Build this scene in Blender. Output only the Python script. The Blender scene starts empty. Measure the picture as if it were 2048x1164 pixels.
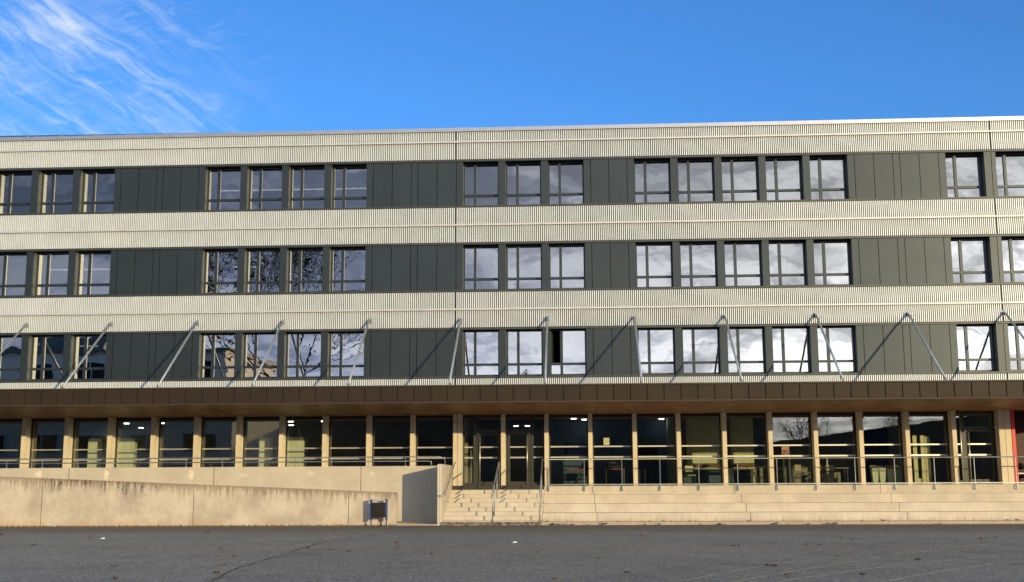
import bpy, math, random
from mathutils import Vector, Matrix
R = math.radians
rnd = random.Random(7)
sc = bpy.context.scene
col = sc.collection

# ------------------------------------------------------------------ camera
cam_d = bpy.data.cameras.new("camera")
cam = bpy.data.objects.new("camera", cam_d); col.objects.link(cam)
cam_d.sensor_width = 36; cam_d.lens = 41.495; cam_d.clip_start = .1; cam_d.clip_end = 3000
pt, yw, rl = R(9.22326), R(-3.098595), R(.27209)
cp, sp, cy, sy, cr, sr = math.cos(pt), math.sin(pt), math.cos(yw), math.sin(yw), math.cos(rl), math.sin(rl)
ax_r = Vector((cy*cr + sy*sp*sr, -sy*cr + cy*sp*sr, -cp*sr))
ax_u = Vector((cy*sr - sy*sp*cr, -sy*sr - cy*sp*cr, cp*cr))
ax_f = Vector((sy*cp, cy*cp, sp))
M = Matrix((ax_r, ax_u, -ax_f)).transposed().to_4x4()
M.translation = (0, -50.6, 1.6)
cam.matrix_world = M
sc.camera = cam

# ------------------------------------------------------------------ sun + sky
AZ, EL = 35.5, 7.5          # degrees right of the facade normal, elevation
sun_dir = Vector((math.sin(R(AZ))*math.cos(R(EL)), -math.cos(R(AZ))*math.cos(R(EL)), math.sin(R(EL))))
sd = bpy.data.lights.new("sun", 'SUN'); sd.energy = 4.6; sd.angle = R(.53); sd.color = (1, .775, .42)
sun = bpy.data.objects.new("sun", sd); col.objects.link(sun)
sun.rotation_euler = (-sun_dir).to_track_quat('-Z', 'Y').to_euler()
sun.location = (30, -60, 30)
sc.view_settings.view_transform = 'Standard'; sc.view_settings.look = 'None'
sc.view_settings.gamma = 1; sc.view_settings.exposure = 0.0
SKY = .15


class NT:
    """tiny node-tree helper"""
    def __init__(s, tree): s.t = tree; s.n = tree.nodes; s.l = tree.links
    def node(s, typ, **k):
        n = s.n.new(typ)
        for a, b in k.items(): setattr(n, a, b)
        return n
    def put(s, sock, v):
        if hasattr(v, 'is_output') or isinstance(v, bpy.types.NodeSocket): s.l.new(v, sock)
        else: sock.default_value = v
    def m(s, op, a, b=0., c=None, clamp=False):
        n = s.node('ShaderNodeMath', operation=op, use_clamp=clamp)
        s.put(n.inputs[0], a); s.put(n.inputs[1], b)
        if c is not None: s.put(n.inputs[2], c)
        return n.outputs[0]
    def sep(s, v):
        n = s.node('ShaderNodeSeparateXYZ'); s.put(n.inputs[0], v); return n.outputs
    def comb(s, x, y, z):
        n = s.node('ShaderNodeCombineXYZ')
        for i, v in enumerate((x, y, z)): s.put(n.inputs[i], v)
        return n.outputs[0]
    def noise(s, v, scale, detail=4, rough=.55, dist=0.):
        n = s.node('ShaderNodeTexNoise'); s.put(n.inputs['Vector'], v)
        n.inputs['Scale'].default_value = scale; n.inputs['Detail'].default_value = detail
        n.inputs['Roughness'].default_value = rough; n.inputs['Distortion'].default_value = dist
        return n.outputs['Fac']
    def ss(s, v, a, b, lo=0., hi=1.):
        n = s.node('ShaderNodeMapRange', interpolation_type='SMOOTHSTEP'); s.put(n.inputs[0], v)
        n.inputs[1].default_value = a; n.inputs[2].default_value = b
        n.inputs[3].default_value = lo; n.inputs[4].default_value = hi
        return n.outputs[0]
    def mix(s, f, a, b, blend='MIX'):
        n = s.node('ShaderNodeMix', data_type='RGBA', blend_type=blend)
        s.put(n.inputs[0], f); s.put(n.inputs[6], rgba(a)); s.put(n.inputs[7], rgba(b))
        return n.outputs[2]
    def pos(s): return s.node('ShaderNodeNewGeometry').outputs['Position']


def rgba(c):
    if isinstance(c, (tuple, list)) and len(c) == 3: return (c[0], c[1], c[2], 1)
    return c


def build_world():
    w = bpy.data.worlds.new("World"); sc.world = w; w.use_nodes = True
    T = NT(w.node_tree); T.n.clear()
    out = T.node('ShaderNodeOutputWorld'); bg = T.node('ShaderNodeBackground')
    bg.inputs['Strength'].default_value = SKY
    T.l.new(bg.outputs[0], out.inputs[0])
    sky = T.node('ShaderNodeTexSky', sky_type='NISHITA')
    sky.sun_disc = False; sky.sun_elevation = R(EL); sky.sun_rotation = R(180-AZ)
    sky.air_density = 1.0; sky.dust_density = .6; sky.ozone_density = 3.0; sky.altitude = 200
    g = T.node('ShaderNodeTexCoord').outputs['Generated']
    x, y, z = T.sep(g)
    hsv = T.node('ShaderNodeHueSaturation'); hsv.inputs['Saturation'].default_value = 1.0
    hsv.inputs['Value'].default_value = 1.0; hsv.inputs['Hue'].default_value = .5
    T.l.new(sky.outputs[0], hsv.inputs['Color'])
    base = T.mix(1., hsv.outputs[0], T.mix(T.ss(y, .30, .80), (1.9, 1.75, 1.65), (.68, 1.2, 1.84)), 'MULTIPLY')
    # thin streaks of cirrus high over the roof (north side of the sky)
    ay = T.m('MAXIMUM', y, .02)
    a = T.m('DIVIDE', x, ay); e = T.m('DIVIDE', z, ay)
    v = T.m('MULTIPLY_ADD', a, .72, e)
    u = T.m('SUBTRACT', a, T.m('MULTIPLY', e, .72))
    warp = T.m('MULTIPLY', T.m('SUBTRACT', T.noise(T.comb(a, e, 0.), 9, 3), .5), .030)
    v2 = T.m('ADD', v, warp)
    fine = T.noise(T.comb(T.m('MULTIPLY', u, 7), T.m('MULTIPLY', v2, 42), 0.), 1.6, 7, .62, .4)
    fibre = T.noise(T.comb(T.m('MULTIPLY', u, 22), T.m('MULTIPLY', e, 55), 3.), 1.6, 6, .6, .6)
    tot = 0.
    for vc, wd, am in ((.086, .011, 1.1), (.050, .009, 1.0), (.148, .010, .55), (.000, .010, .65), (-.055, .013, .8), (.11, .03, .30), (.03, .04, .35)):
        q = T.m('DIVIDE', T.m('SUBTRACT', v2, vc), wd)
        gss = T.m('EXPONENT', T.m('MULTIPLY', T.m('MULTIPLY', q, q), -.5))
        tot = T.m('ADD', T.m('MULTIPLY', gss, am), tot)
    along = T.ss(a, -.22, -.46)
    body = T.m('MULTIPLY', T.m('MULTIPLY', tot, along), T.ss(fine, .36, .74))
    wisps = T.m('MULTIPLY', T.m('MULTIPLY', T.ss(fibre, .50, .80), .24), T.ss(a, -.24, -.36))
    north = T.ss(y, .02, .12)
    cir = T.m('MULTIPLY', T.m('ADD', T.m('MULTIPLY', body, .56), wisps, clamp=True), north, clamp=True)
    c1 = T.mix(cir, base, (5.2, 5.9, 6.7))
    # layered cloud over the yard (south side), brightening towards the sun and the horizon, plus added overhead cover
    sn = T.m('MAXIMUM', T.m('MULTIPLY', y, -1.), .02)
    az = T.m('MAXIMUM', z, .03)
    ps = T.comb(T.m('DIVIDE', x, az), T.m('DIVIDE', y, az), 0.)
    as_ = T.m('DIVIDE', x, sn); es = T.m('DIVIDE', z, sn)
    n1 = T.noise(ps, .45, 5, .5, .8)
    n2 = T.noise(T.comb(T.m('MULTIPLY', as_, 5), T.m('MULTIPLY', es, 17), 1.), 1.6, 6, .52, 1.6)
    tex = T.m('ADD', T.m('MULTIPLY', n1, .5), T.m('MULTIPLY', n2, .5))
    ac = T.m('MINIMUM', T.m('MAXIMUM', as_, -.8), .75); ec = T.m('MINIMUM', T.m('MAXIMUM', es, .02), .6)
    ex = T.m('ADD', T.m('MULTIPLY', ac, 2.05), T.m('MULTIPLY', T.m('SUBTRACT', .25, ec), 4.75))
    lum = T.m('MAXIMUM', T.m('MULTIPLY', T.m('EXPONENT', ex), 4.2), T.ss(es, .30, .62, .5, 7.4))  # brighter cloud overhead, out of view, added to raise the fill light
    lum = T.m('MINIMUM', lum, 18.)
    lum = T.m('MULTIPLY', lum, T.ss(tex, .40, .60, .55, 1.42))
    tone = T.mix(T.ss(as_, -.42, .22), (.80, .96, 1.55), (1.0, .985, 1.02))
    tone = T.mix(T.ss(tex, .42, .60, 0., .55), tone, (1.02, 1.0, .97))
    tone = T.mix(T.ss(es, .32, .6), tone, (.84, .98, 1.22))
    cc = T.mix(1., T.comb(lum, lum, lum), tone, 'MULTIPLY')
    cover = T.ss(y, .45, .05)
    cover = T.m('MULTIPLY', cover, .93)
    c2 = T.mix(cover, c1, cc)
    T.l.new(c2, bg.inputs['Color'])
    w.cycles.sampling_method = 'MANUAL'; w.cycles.sample_map_resolution = 512


build_world()

# ------------------------------------------------------------------ mesh helpers
ORG = {}


class MB:
    def __init__(s): s.v = []; s.f = []
    def quad(s, *p):
        i = len(s.v); s.v += [tuple(q) for q in p]; s.f.append(tuple(range(i, i+len(p))))
    def box(s, x0, x1, y0, y1, z0, z1):
        if x0 > x1: x0, x1 = x1, x0
        if y0 > y1: y0, y1 = y1, y0
        if z0 > z1: z0, z1 = z1, z0
        s.hexa([(x0, y0, z0), (x1, y0, z0), (x1, y1, z0), (x0, y1, z0), (x0, y0, z1), (x1, y0, z1), (x1, y1, z1), (x0, y1, z1)])
    def hexa(s, p):
        i = len(s.v); s.v += [tuple(q) for q in p]
        for f in ((0, 3, 2, 1), (4, 5, 6, 7), (0, 1, 5, 4), (1, 2, 6, 5), (2, 3, 7, 6), (3, 0, 4, 7)):
            s.f.append(tuple(i+k for k in f))
    def rbox(s, c, sx, sy_, sz, rot):
        """box centred in plan on c, base at c.z, turned about z"""
        cs, sn = math.cos(rot), math.sin(rot)
        p = []
        for dz in (0, sz):
            for dx, dy in ((-1, -1), (1, -1), (1, 1), (-1, 1)):
                X, Y = dx*sx/2, dy*sy_/2
                p.append((c[0]+X*cs-Y*sn, c[1]+X*sn+Y*cs, c[2]+dz))
        s.hexa(p)
    def tube(s, a, b, r, r2=None, n=8, caps=True):
        a, b = Vector(a), Vector(b); d = (b-a)
        if d.length < 1e-6: return
        d.normalize(); r2 = r if r2 is None else r2
        q = d.orthogonal().normalized(); w = d.cross(q)
        i = len(s.v)
        for P, rr in ((a, r), (b, r2)):
            for k in range(n):
                t = 2*math.pi*k/n
                s.v.append(tuple(P + q*(math.cos(t)*rr) + w*(math.sin(t)*rr)))
        for k in range(n):
            s.f.append((i+k, i+(k+1) % n, i+n+(k+1) % n, i+n+k))
        if caps:
            s.f.append(tuple(i+k for k in reversed(range(n)))); s.f.append(tuple(i+n+k for k in range(n)))
    def path(s, pts, r, n=8):
        pts = [Vector(p) for p in pts]
        i0 = len(s.v)
        up = None
        for j, P in enumerate(pts):
            d = (pts[min(j+1, len(pts)-1)] - pts[max(j-1, 0)]).normalized()
            q = d.orthogonal().normalized() if up is None else (up - d*up.dot(d)).normalized()
            up = q; w = d.cross(q)
            for k in range(n):
                t = 2*math.pi*k/n
                s.v.append(tuple(P + q*(math.cos(t)*r) + w*(math.sin(t)*r)))
        for j in range(len(pts)-1):
            for k in range(n):
                a = i0+j*n+k; b = i0+j*n+(k+1) % n
                s.f.append((a, b, b+n, a+n))
        s.f.append(tuple(i0+k for k in reversed(range(n))))
        s.f.append(tuple(i0+(len(pts)-1)*n+k for k in range(n)))
    def ball(s, c, rx, ry, rz, nu=12, nv=8):
        i = len(s.v)
        for a in range(nv+1):
            ph = math.pi*a/nv
            for b in range(nu):
                th = 2*math.pi*b/nu
                s.v.append((c[0]+rx*math.sin(ph)*math.cos(th), c[1]+ry*math.sin(ph)*math.sin(th), c[2]+rz*math.cos(ph)))
        for a in range(nv):
            for b in range(nu):
                s.f.append((i+a*nu+b, i+(a+1)*nu+b, i+(a+1)*nu+(b+1) % nu, i+a*nu+(b+1) % nu))
    def build(s, name, mat, parent=None, smooth=False, origin=None):
        o0 = Vector((0, 0, 0))
        if parent is not None: o0 = ORG[parent.name]
        elif origin is not None: o0 = Vector(origin)
        me = bpy.data.meshes.new(name)
        me.from_pydata([(a-o0.x, b-o0.y, c-o0.z) for a, b, c in s.v], [], s.f)
        me.materials.append(mat)
        if smooth:
            for p in me.polygons: p.use_smooth = True
        me.update()
        o = bpy.data.objects.new(name, me); col.objects.link(o)
        if parent is not None: o.parent = parent
        else: o.location = o0
        ORG[o.name] = o0
        return o


def tag(o, label=None, cat=None, group=None, kind=None):
    if label: o['label'] = label
    if cat: o['category'] = cat
    if group: o['group'] = group
    if kind: o['kind'] = kind
    return o


def thing(name, loc, label, cat, group=None):
    o = bpy.data.objects.new(name, None); col.objects.link(o); o.location = loc
    o.empty_display_size = .2
    ORG[o.name] = Vector(loc)
    return tag(o, label, cat, group)


# ------------------------------------------------------------------ materials
def pmat(name, color, rough=.6, metal=0., var=.12, scale=3., bump=0., bscale=40., spec=.5, streak=False, emit=None, vvec=None):
    m = bpy.data.materials.new(name); m.use_nodes = True
    T = NT(m.node_tree); b = T.n['Principled BSDF']
    P = T.pos()
    if streak:
        x, y, z = T.sep(P); P2 = T.comb(T.m('MULTIPLY', x, 6.), T.m('MULTIPLY', y, 6.), T.m('MULTIPLY', z, .7))
    else: P2 = P
    n = T.noise(P2, scale, 5, .6)
    lo = tuple(c*(1-var) for c in color); hi = tuple(min(1, c*(1+var)) for c in color)
    T.l.new(T.mix(T.ss(n, .3, .7), lo, hi), b.inputs['Base Color'])
    b.inputs['Roughness'].default_value = rough; b.inputs['Metallic'].default_value = metal
    b.inputs['Specular IOR Level'].default_value = spec
    if bump:
        bn = T.node('ShaderNodeBump'); bn.inputs['Strength'].default_value = bump; bn.inputs['Distance'].default_value = .02
        T.l.new(T.noise(P, bscale, 4, .6), bn.inputs['Height']); T.l.new(bn.outputs[0], b.inputs['Normal'])
    if emit:
        b.inputs['Emission Color'].default_value = rgba(emit[0]); b.inputs['Emission Strength'].default_value = emit[1]
    return m


def glass(name, tint, refl, wave=.0, wscale=1.3, rough=0.):
    m = bpy.data.materials.new(name); m.use_nodes = True
    T = NT(m.node_tree); T.n.clear()
    out = T.node('ShaderNodeOutputMaterial'); mx = T.node('ShaderNodeMixShader')
    tr = T.node('ShaderNodeBsdfTransparent'); tr.inputs[0].default_value = rgba(tint)
    gl = T.node('ShaderNodeBsdfGlossy'); gl.inputs['Roughness'].default_value = rough
    gl.inputs['Color'].default_value = (.97, .98, 1, 1)
    fr = T.node('ShaderNodeFresnel'); fr.inputs[0].default_value = 1.5
    fac = T.m('MULTIPLY_ADD', fr.outputs[0], 1.-refl, refl, clamp=True)
    T.l.new(fac, mx.inputs[0]); T.l.new(tr.outputs[0], mx.inputs[1]); T.l.new(gl.outputs[0], mx.inputs[2])
    T.l.new(mx.outputs[0], out.inputs[0])
    if wave:
        P = T.pos()
        bn = T.node('ShaderNodeBump'); bn.inputs['Strength'].default_value = 1.; bn.inputs['Distance'].default_value = wave
        T.l.new(T.noise(P, wscale, 2, .4), bn.inputs['Height'])
        T.l.new(bn.outputs[0], gl.inputs['Normal'])
    return m


def concrete(name, color, stains=None, joints=(), blotch=.14, warmth=0.):
    """cast concrete: blotches, fine streaks, casting marks; stains = 'front' for the weathered ramp wall"""
    m = bpy.data.materials.new(name); m.use_nodes = True
    T = NT(m.node_tree); b = T.n['Principled BSDF']
    P = T.pos(); x, y, z = T.sep(P)
    c = T.mix(T.ss(T.noise(P, 1.1, 6, .62), .32, .68), tuple(k*(1-blotch) for k in color), tuple(min(1, k*(1+blotch*.7)) for k in color))
    c = T.mix(T.m('MULTIPLY', T.ss(T.noise(P, 14, 5, .65), .45, .75), .22), c, tuple(k*.66 for k in color))
    st = T.noise(T.comb(T.m('MULTIPLY', x, 7), T.m('MULTIPLY', y, 7), T.m('MULTIPLY', z, .8)), 1.2, 5, .6)
    c = T.mix(T.m('MULTIPLY', T.ss(st, .5, .75), .22), c, tuple(min(1, k*1.25) for k in color))
    if stains == 'front':
        ztop = T.m('MULTIPLY_ADD', T.m('ADD', x, 22.5), -.0437, 1.93)
        t = T.m('SUBTRACT', ztop, z)
        drip = T.noise(T.comb(T.m('MULTIPLY', x, 9), 0., T.m('MULTIPLY', z, .5)), 1., 6, .75)
        d2 = T.noise(T.comb(T.m('MULTIPLY', x, 1.1), 5., 0.), 1., 3, .6)
        reach0 = T.m('MULTIPLY', T.m('MULTIPLY_ADD', T.ss(drip, .38, .66), .62, .09), T.ss(d2, .25, .7, .45, 1.25))
        band = T.m('MULTIPLY', T.ss(T.m('DIVIDE', t, reach0), 1.25, .15), T.ss(T.noise(P, 13, 5, .7), .25, .6, .55, 1.))
        c = T.mix(T.m('MULTIPLY', band, .70), c, (.16, .105, .060))
        zone = T.noise(T.comb(x, 0., 0.), .55, 3, .6)
        deep = T.ss(T.m('SUBTRACT', T.ss(x, -15.8, -17.2), T.ss(x, -20.2, -21.2)), .1, .9)
        reach = T.m('MULTIPLY_ADD', T.ss(zone, .45, .7), .85, .30)
        blk = T.m('MULTIPLY', T.ss(drip, .46, .56), T.m('MULTIPLY', deep, T.ss(T.m('DIVIDE', t, reach), 1.0, .35)))
        spots = T.ss(T.noise(P, 11, 5, .75), .40, .54)
        c = T.mix(T.m('MULTIPLY', T.m('MULTIPLY', blk, spots), .85), c, (.045, .045, .042))
        lowd = T.m('ADD', z, T.m('MULTIPLY', T.m('SUBTRACT', drip, .5), .35))
        c = T.mix(T.m('MULTIPLY', T.m('MULTIPLY', T.ss(lowd, .30, .06), .50), T.ss(T.noise(P, .9, 4, .6), .40, .62)), c, (.46, .24, .11))
        c = T.mix(T.ss(lowd, .06, .0), c, (.10, .085, .05))
    if stains == 'lime':
        for px, pz, rx, rz in ((-22.15, 2.05, .19, .16), (-19.3, 2.0, .15, .22), (-15.75, 1.98, .15, .24), (-13.6, 1.95, .3, .1), (-10.8, 2.0, .22, .12), (-8.3, 1.97, .16, .1)):
            qx = T.m('DIVIDE', T.m('SUBTRACT', x, px), rx); qz = T.m('DIVIDE', T.m('SUBTRACT', z, pz), rz)
            dd = T.m('ADD', T.m('ADD', T.m('MULTIPLY', qx, qx), T.m('MULTIPLY', qz, qz)), T.m('MULTIPLY', T.noise(P, 8, 6, .75), 4.5))
            c = T.mix(T.m('MULTIPLY', T.ss(dd, 3.2, 2.5), .75 if px < -14 else .35), c, (.68, .60, .47))
    if stains == 'step':
        c = T.mix(T.m('MULTIPLY', T.ss(T.m('ADD', z, T.m('MULTIPLY', st, .45)), .50, .22), .55), c, (.20, .12, .07))
    for jx, jw in joints:
        q = T.m('ABSOLUTE', T.m('SUBTRACT', x, jx))
        c = T.mix(T.ss(q, jw, jw*.5), c, (.10, .08, .06))
    T.l.new(c, b.inputs['Base Color']); b.inputs['Roughness'].default_value = .9
    b.inputs['Specular IOR Level'].default_value = .2
    bn = T.node('ShaderNodeBump'); bn.inputs['Strength'].default_value = .35; bn.inputs['Distance'].default_value = .02
    T.l.new(T.noise(P, 22, 5, .65), bn.inputs['Height']); T.l.new(bn.outputs[0], b.inputs['Normal'])
    return m


CONC = (.44, .40, .33)
M_ = {}
M_['cladding'] = pmat('ribbed_cladding', (.59, .645, .67), .5, .15, .06, .9)
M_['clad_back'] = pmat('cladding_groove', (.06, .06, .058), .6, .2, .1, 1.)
M_['rail_alu'] = pmat('facade_rail', (.44, .46, .48), .5, .3, .06)
M_['cap'] = pmat('parapet_cap', (.55, .56, .58), .30, .85, .05)
M_['dark'] = pmat('dark_panel_metal', (.030, .041, .048), .38, .5, .08, .8, spec=.6)
M_['trim'] = pmat('dark_trim', (.045, .052, .052), .45, .4, .08)
M_['frame'] = pmat('window_frame_metal', (.018, .023, .023), .5, .1, .08)
M_['reveal'] = pmat('window_reveal', (.10, .11, .09), .45, .3, .08)
M_['black'] = pmat('shadow_gap', (.008, .008, .008), .9, 0, .1)
M_['wood'] = pmat('timber_lining', (.55, .33, .16), .6, 0, .25, 2., streak=True)
M_['room'] = pmat('room_plaster', (.30, .29, .27), .9, 0, .05)
M_['roomfloor'] = pmat('room_floor', (.10, .09, .085), .7, 0, .1)
M_['bronze'] = pmat('bronze_fascia', (.022, .013, .007), .6, 0., .16, .6, spec=.25)
M_['bronze_lip'] = pmat('bronze_lip', (.045, .032, .023), .6, .1, .12, .7, spec=.3)
M_['soffit'] = pmat('soffit_board', (.25, .115, .040), .5, 0, .28, 1.1)
M_['galv'] = pmat('galvanised_steel', (.28, .31, .33), .42, .55, .15, 5.)
M_['steel'] = pmat('stainless_steel', (.55, .54, .52), .35, .8, .08, 5.)
M_['glass_up'] = glass('reflective_glass', (.50, .52, .50), .40, .0035, .95)
M_['glass_gf'] = glass('ground_floor_glass', (.88, .90, .83), .040, .0009, .9)
M_['frost'] = pmat('frosted_strip', (.50, .50, .46), .42, .65, .05)
M_['doorm'] = pmat('door_metal', (.040, .045, .038), .45, .3, .08)
M_['black_stone'] = pmat('dark_threshold_stone', (.022, .021, .020), .6, 0, .2, 6.)
M_['col'] = concrete('column_concrete', (.60, .54, .42), None, (), .10)
M_['conc_front'] = concrete('weathered_concrete', (.42, .372, .298), 'front', [(-20.845, .016), (-14.833, .016), (-8.789, .016)], .2)
M_['conc_back'] = concrete('smooth_concrete', CONC, 'lime', [(-20.865, .018), (-14.815, .018), (-8.764, .018)], .09)
M_['conc'] = concrete('step_concrete', (.475, .425, .345), 'step', (), .12)
M_['conc_wall'] = concrete('stair_wall_concrete', (.475, .425, .345), None, [(-5.285, .006)], .10)
M_['lamp'] = pmat('lit_lamp', (1, 1, 1), .5, emit=((1, .97, .9), 9.))
M_['lamp_dim'] = pmat('soffit_lamp', (.45, .40, .33), .5)
M_['tube'] = pmat('lit_tube', (1, 1, 1), .5, emit=((1, .95, .9), 2.2))
M_['int_blue'] = pmat('hall_wall_blue', (.07, .11, .20), .8, 0, .1)
M_['int_grey'] = pmat('hall_wall_grey', (.30, .30, .28), .85, 0, .1)
M_['int_green'] = pmat('hall_wall_pale', (.66, .68, .50), .85, 0, .08)
M_['int_yel'] = pmat('hall_wall_yellow', (.72, .67, .50), .85, 0, .08)
M_['int_brown'] = pmat('hall_post_brown', (.17, .085, .06), .7, 0, .1)
M_['int_floor'] = pmat('hall_floor', (.16, .15, .14), .5, 0, .1)
M_['int_ceil'] = pmat('hall_ceiling', (.25, .24, .22), .9, 0, .05)
M_['cab'] = pmat('cabinet_pale', (.70, .74, .66), .6, 0, .04)
M_['red'] = pmat('red_panel', (.62, .035, .025), .5, 0, .08)
M_['red_shaded'] = pmat('shaded_red_panel', (.035, .003, .003), .6, 0, .1)  # shaded copy of the red panel, recess shade put into the colour
M_['blue'] = pmat('blue_paint', (.018, .05, .17), .4, .1, .12, 6.)
M_['blackpaint'] = pmat('black_sheet', (.016, .015, .014), .75, 0., .2, 8., spec=.15)
M_['leaf'] = pmat('dead_leaf', (.115, .062, .036), .8, 0, .5, 9.)
M_['leafd'] = pmat('dark_dead_leaf', (.07, .035, .022), .8, 0, .4, 9.)
M_['white'] = pmat('white_plastic', (.62, .66, .62), .5, 0, .05)
M_['paleblue'] = pmat('pale_blue_plastic', (.34, .44, .52), .5, 0, .05)
M_['table'] = pmat('table_top', (.42, .36, .30), .5, 0, .08)
M_['tablered'] = pmat('red_table_top', (.42, .10, .07), .5, 0, .08)
M_['navy'] = pmat('navy_cloth', (.030, .040, .085), .9, 0, .2)
M_['skin'] = pmat('skin', (.42, .24, .16), .6, 0, .05)
M_['hair'] = pmat('brown_hair', (.07, .035, .02), .8, 0, .2)
M_['paper'] = pmat('paper', (.75, .75, .66), .8, 0, .05)
M_['orange'] = pmat('orange_plastic', (.62, .27, .08), .6, 0, .1)
M_['solar'] = pmat('solar_cells', (.03, .07, .14), .25, .3, .1)
M_['tyre'] = pmat('black_rubber', (.015, .015, .015), .8)


def asphalt(name, tone, warm, boundary=False):
    m = bpy.data.materials.new(name); m.use_nodes = True
    T = NT(m.node_tree); b = T.n['Principled BSDF']
    P = T.pos(); x, y, z = T.sep(P)
    big = T.noise(P, .18, 5, .6); mid = T.noise(P, 1.6, 6, .65)
    vo = T.node('ShaderNodeTexVoronoi'); vo.inputs['Scale'].default_value = 26; T.l.new(P, vo.inputs['Vector'])
    grit = T.sep(vo.outputs['Color'])[0]
    g2 = T.noise(P, 14, 5, .8)
    t0 = tuple(tone*k for k in warm)
    c = T.mix(T.ss(big, .3, .7), tuple(k*.86 for k in t0), tuple(k*1.12 for k in t0))
    c = T.mix(T.m('MULTIPLY', T.ss(mid, .45, .75), .35), c, tuple(k*.72 for k in t0))
    c = T.mix(T.m('MULTIPLY', T.ss(grit, .66, .95), .75), c, tuple(k*2.5 for k in t0))
    c = T.mix(T.m('MULTIPLY', T.ss(g2, .47, .66), .7), c, tuple(k*.42 for k in t0))
    # old trowelled patches, scuffs and hairline cracks
    sc_ = T.noise(T.comb(T.m('MULTIPLY', x, .5), T.m('MULTIPLY', y, 1.), 7.), 1.1, 4, .6)
    c = T.mix(T.m('MULTIPLY', T.ss(sc_, .62, .66), .22), c, tuple(k*1.7 for k in t0))
    c = T.mix(T.m('MULTIPLY', T.ss(T.noise(P, .45, 4, .65), .52, .62), .30), c, tuple(k*.62 for k in t0))
    ck = T.m('ABSOLUTE', T.m('SUBTRACT', T.noise(P, .22, 6, .62, .5), .5))
    c = T.mix(T.m('MULTIPLY', T.ss(ck, .0035, .001), .65), c, (.025, .023, .02))
    # browner towards the walls
    c = T.mix(T.m('MULTIPLY', T.ss(T.m('ADD', y, T.m('MULTIPLY', mid, 5.)), -12., -4.5), .75), c, (.080, .056, .036))
    T.l.new(c, b.inputs['Base Color']); b.inputs['Roughness'].default_value = .85; b.inputs['Specular IOR Level'].default_value = .35
    bn = T.node('ShaderNodeBump'); bn.inputs['Strength'].default_value = .8; bn.inputs['Distance'].default_value = .012
    T.l.new(T.m('ADD', grit, T.m('MULTIPLY', g2, 1.5)), bn.inputs['Height']); T.l.new(bn.outputs[0], b.inputs['Normal'])
    return m


M_['asph_old'] = asphalt('worn_asphalt', .132, (1.12, 1.0, .84))
M_['asph_new'] = asphalt('smooth_asphalt', .118, (1.12, 1.0, .85))
M_['line'] = pmat('worn_paint_line', (.30, .28, .19), .8, 0, .5, 9.)

# ------------------------------------------------------------------ ground
g = MB(); g.quad((-1500, -1500, 0), (1500, -1500, 0), (1500, 1500, 0), (-1500, 1500, 0))
tag(g.build('ground', M_['asph_old']), kind='structure')
# newer asphalt, laid up to a ragged edge
edge = [(-6.05, -42), (-6.1, -30.84), (-6.55, -27.7), (-6.72, -23.8), (-7.05, -17.8), (-6.84, -14.8), (-5.9, -11.7), (-4.6, -10.6), (-2.6, -10.2), (2, -10.0), (8, -9.6), (15, -9.9), (26, -9.5)]
pts = []
for (a, b_), (c_, d_) in zip(edge, edge[1:]):
    for k in range(8):
        t = k/8; pts.append((a+(c_-a)*t+rnd.uniform(-.03, .03), b_+(d_-b_)*t+rnd.uniform(-.04, .04), .004))
pts += [(60, -9.5, .004), (60, -80, .004), (-6.0, -80, .004)]
g = MB(); g.quad(*pts)
tag(g.build('asphalt', M_['asph_new']), kind='structure')
sm = MB(); sp = [p for p in pts[:-3]]
for p, q in zip(sp, sp[1:]):
    d = (Vector(q)-Vector(p)).normalized(); n = Vector((-d.y, d.x, 0))*rnd.uniform(.012, .035); P0, Q0 = Vector((p[0], p[1], .007)), Vector((q[0], q[1], .007))
    sm.quad(P0-n, Q0-n, Q0+n, P0+n)
tag(sm.build('asphalt_seam', pmat('tar_seam', (.035, .032, .03), .8, 0, .3, 4.)), kind='structure')


def strip(pl, w, z):
    mb = MB()
    # smooth the polyline
    P = [Vector((p[0], p[1], z)) for p in pl]
    Q = []
    for i in range(len(P)-1):
        p0, p1, p2, p3 = P[max(i-1, 0)], P[i], P[i+1], P[min(i+2, len(P)-1)]
        for k in range(6):
            t = k/6
            Q.append(.5*((2*p1)+(-p0+p2)*t+(2*p0-5*p1+4*p2-p3)*t*t+(-p0+3*p1-3*p2+p3)*t**3))
    Q.append(P[-1])
    for a, b_ in zip(Q, Q[1:]):
        if rnd.random() < .12: continue
        d = (b_-a).normalized(); n = Vector((-d.y, d.x, 0))*w/2*rnd.uniform(.6, 1.1)
        mb.quad(a-n, b_-n, b_+n, a+n)
    return mb


for i, (pl, w) in enumerate([([(1.2, -33), (2.52, -30.87), (4.01, -28.36), (6.37, -24.65), (8.85, -21.28), (12.07, -17.21)], .045),
                             ([(2., -33), (3.23, -30.87), (4.85, -28.62), (6.81, -26.39), (9.84, -23.31), (13, -20.5)], .05),
                             ([(3.4, -33), (4.9, -30.88), (5.97, -29.32), (7.45, -27.38), (8.87, -25.98), (12, -23.4)], .06),
                             ([(.6, -33), (1.73, -30.67), (3.19, -27.85), (4.99, -25.28), (7.7, -22.49)], .045),
                             ([(-1.72, -24.12), (.94, -25.83), (3.2, -27.72), (4.34, -28.97), (6, -31)], .03)]):
    tag(strip(pl, w, .008).build('court_line', M_['line']), kind='structure')

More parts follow.
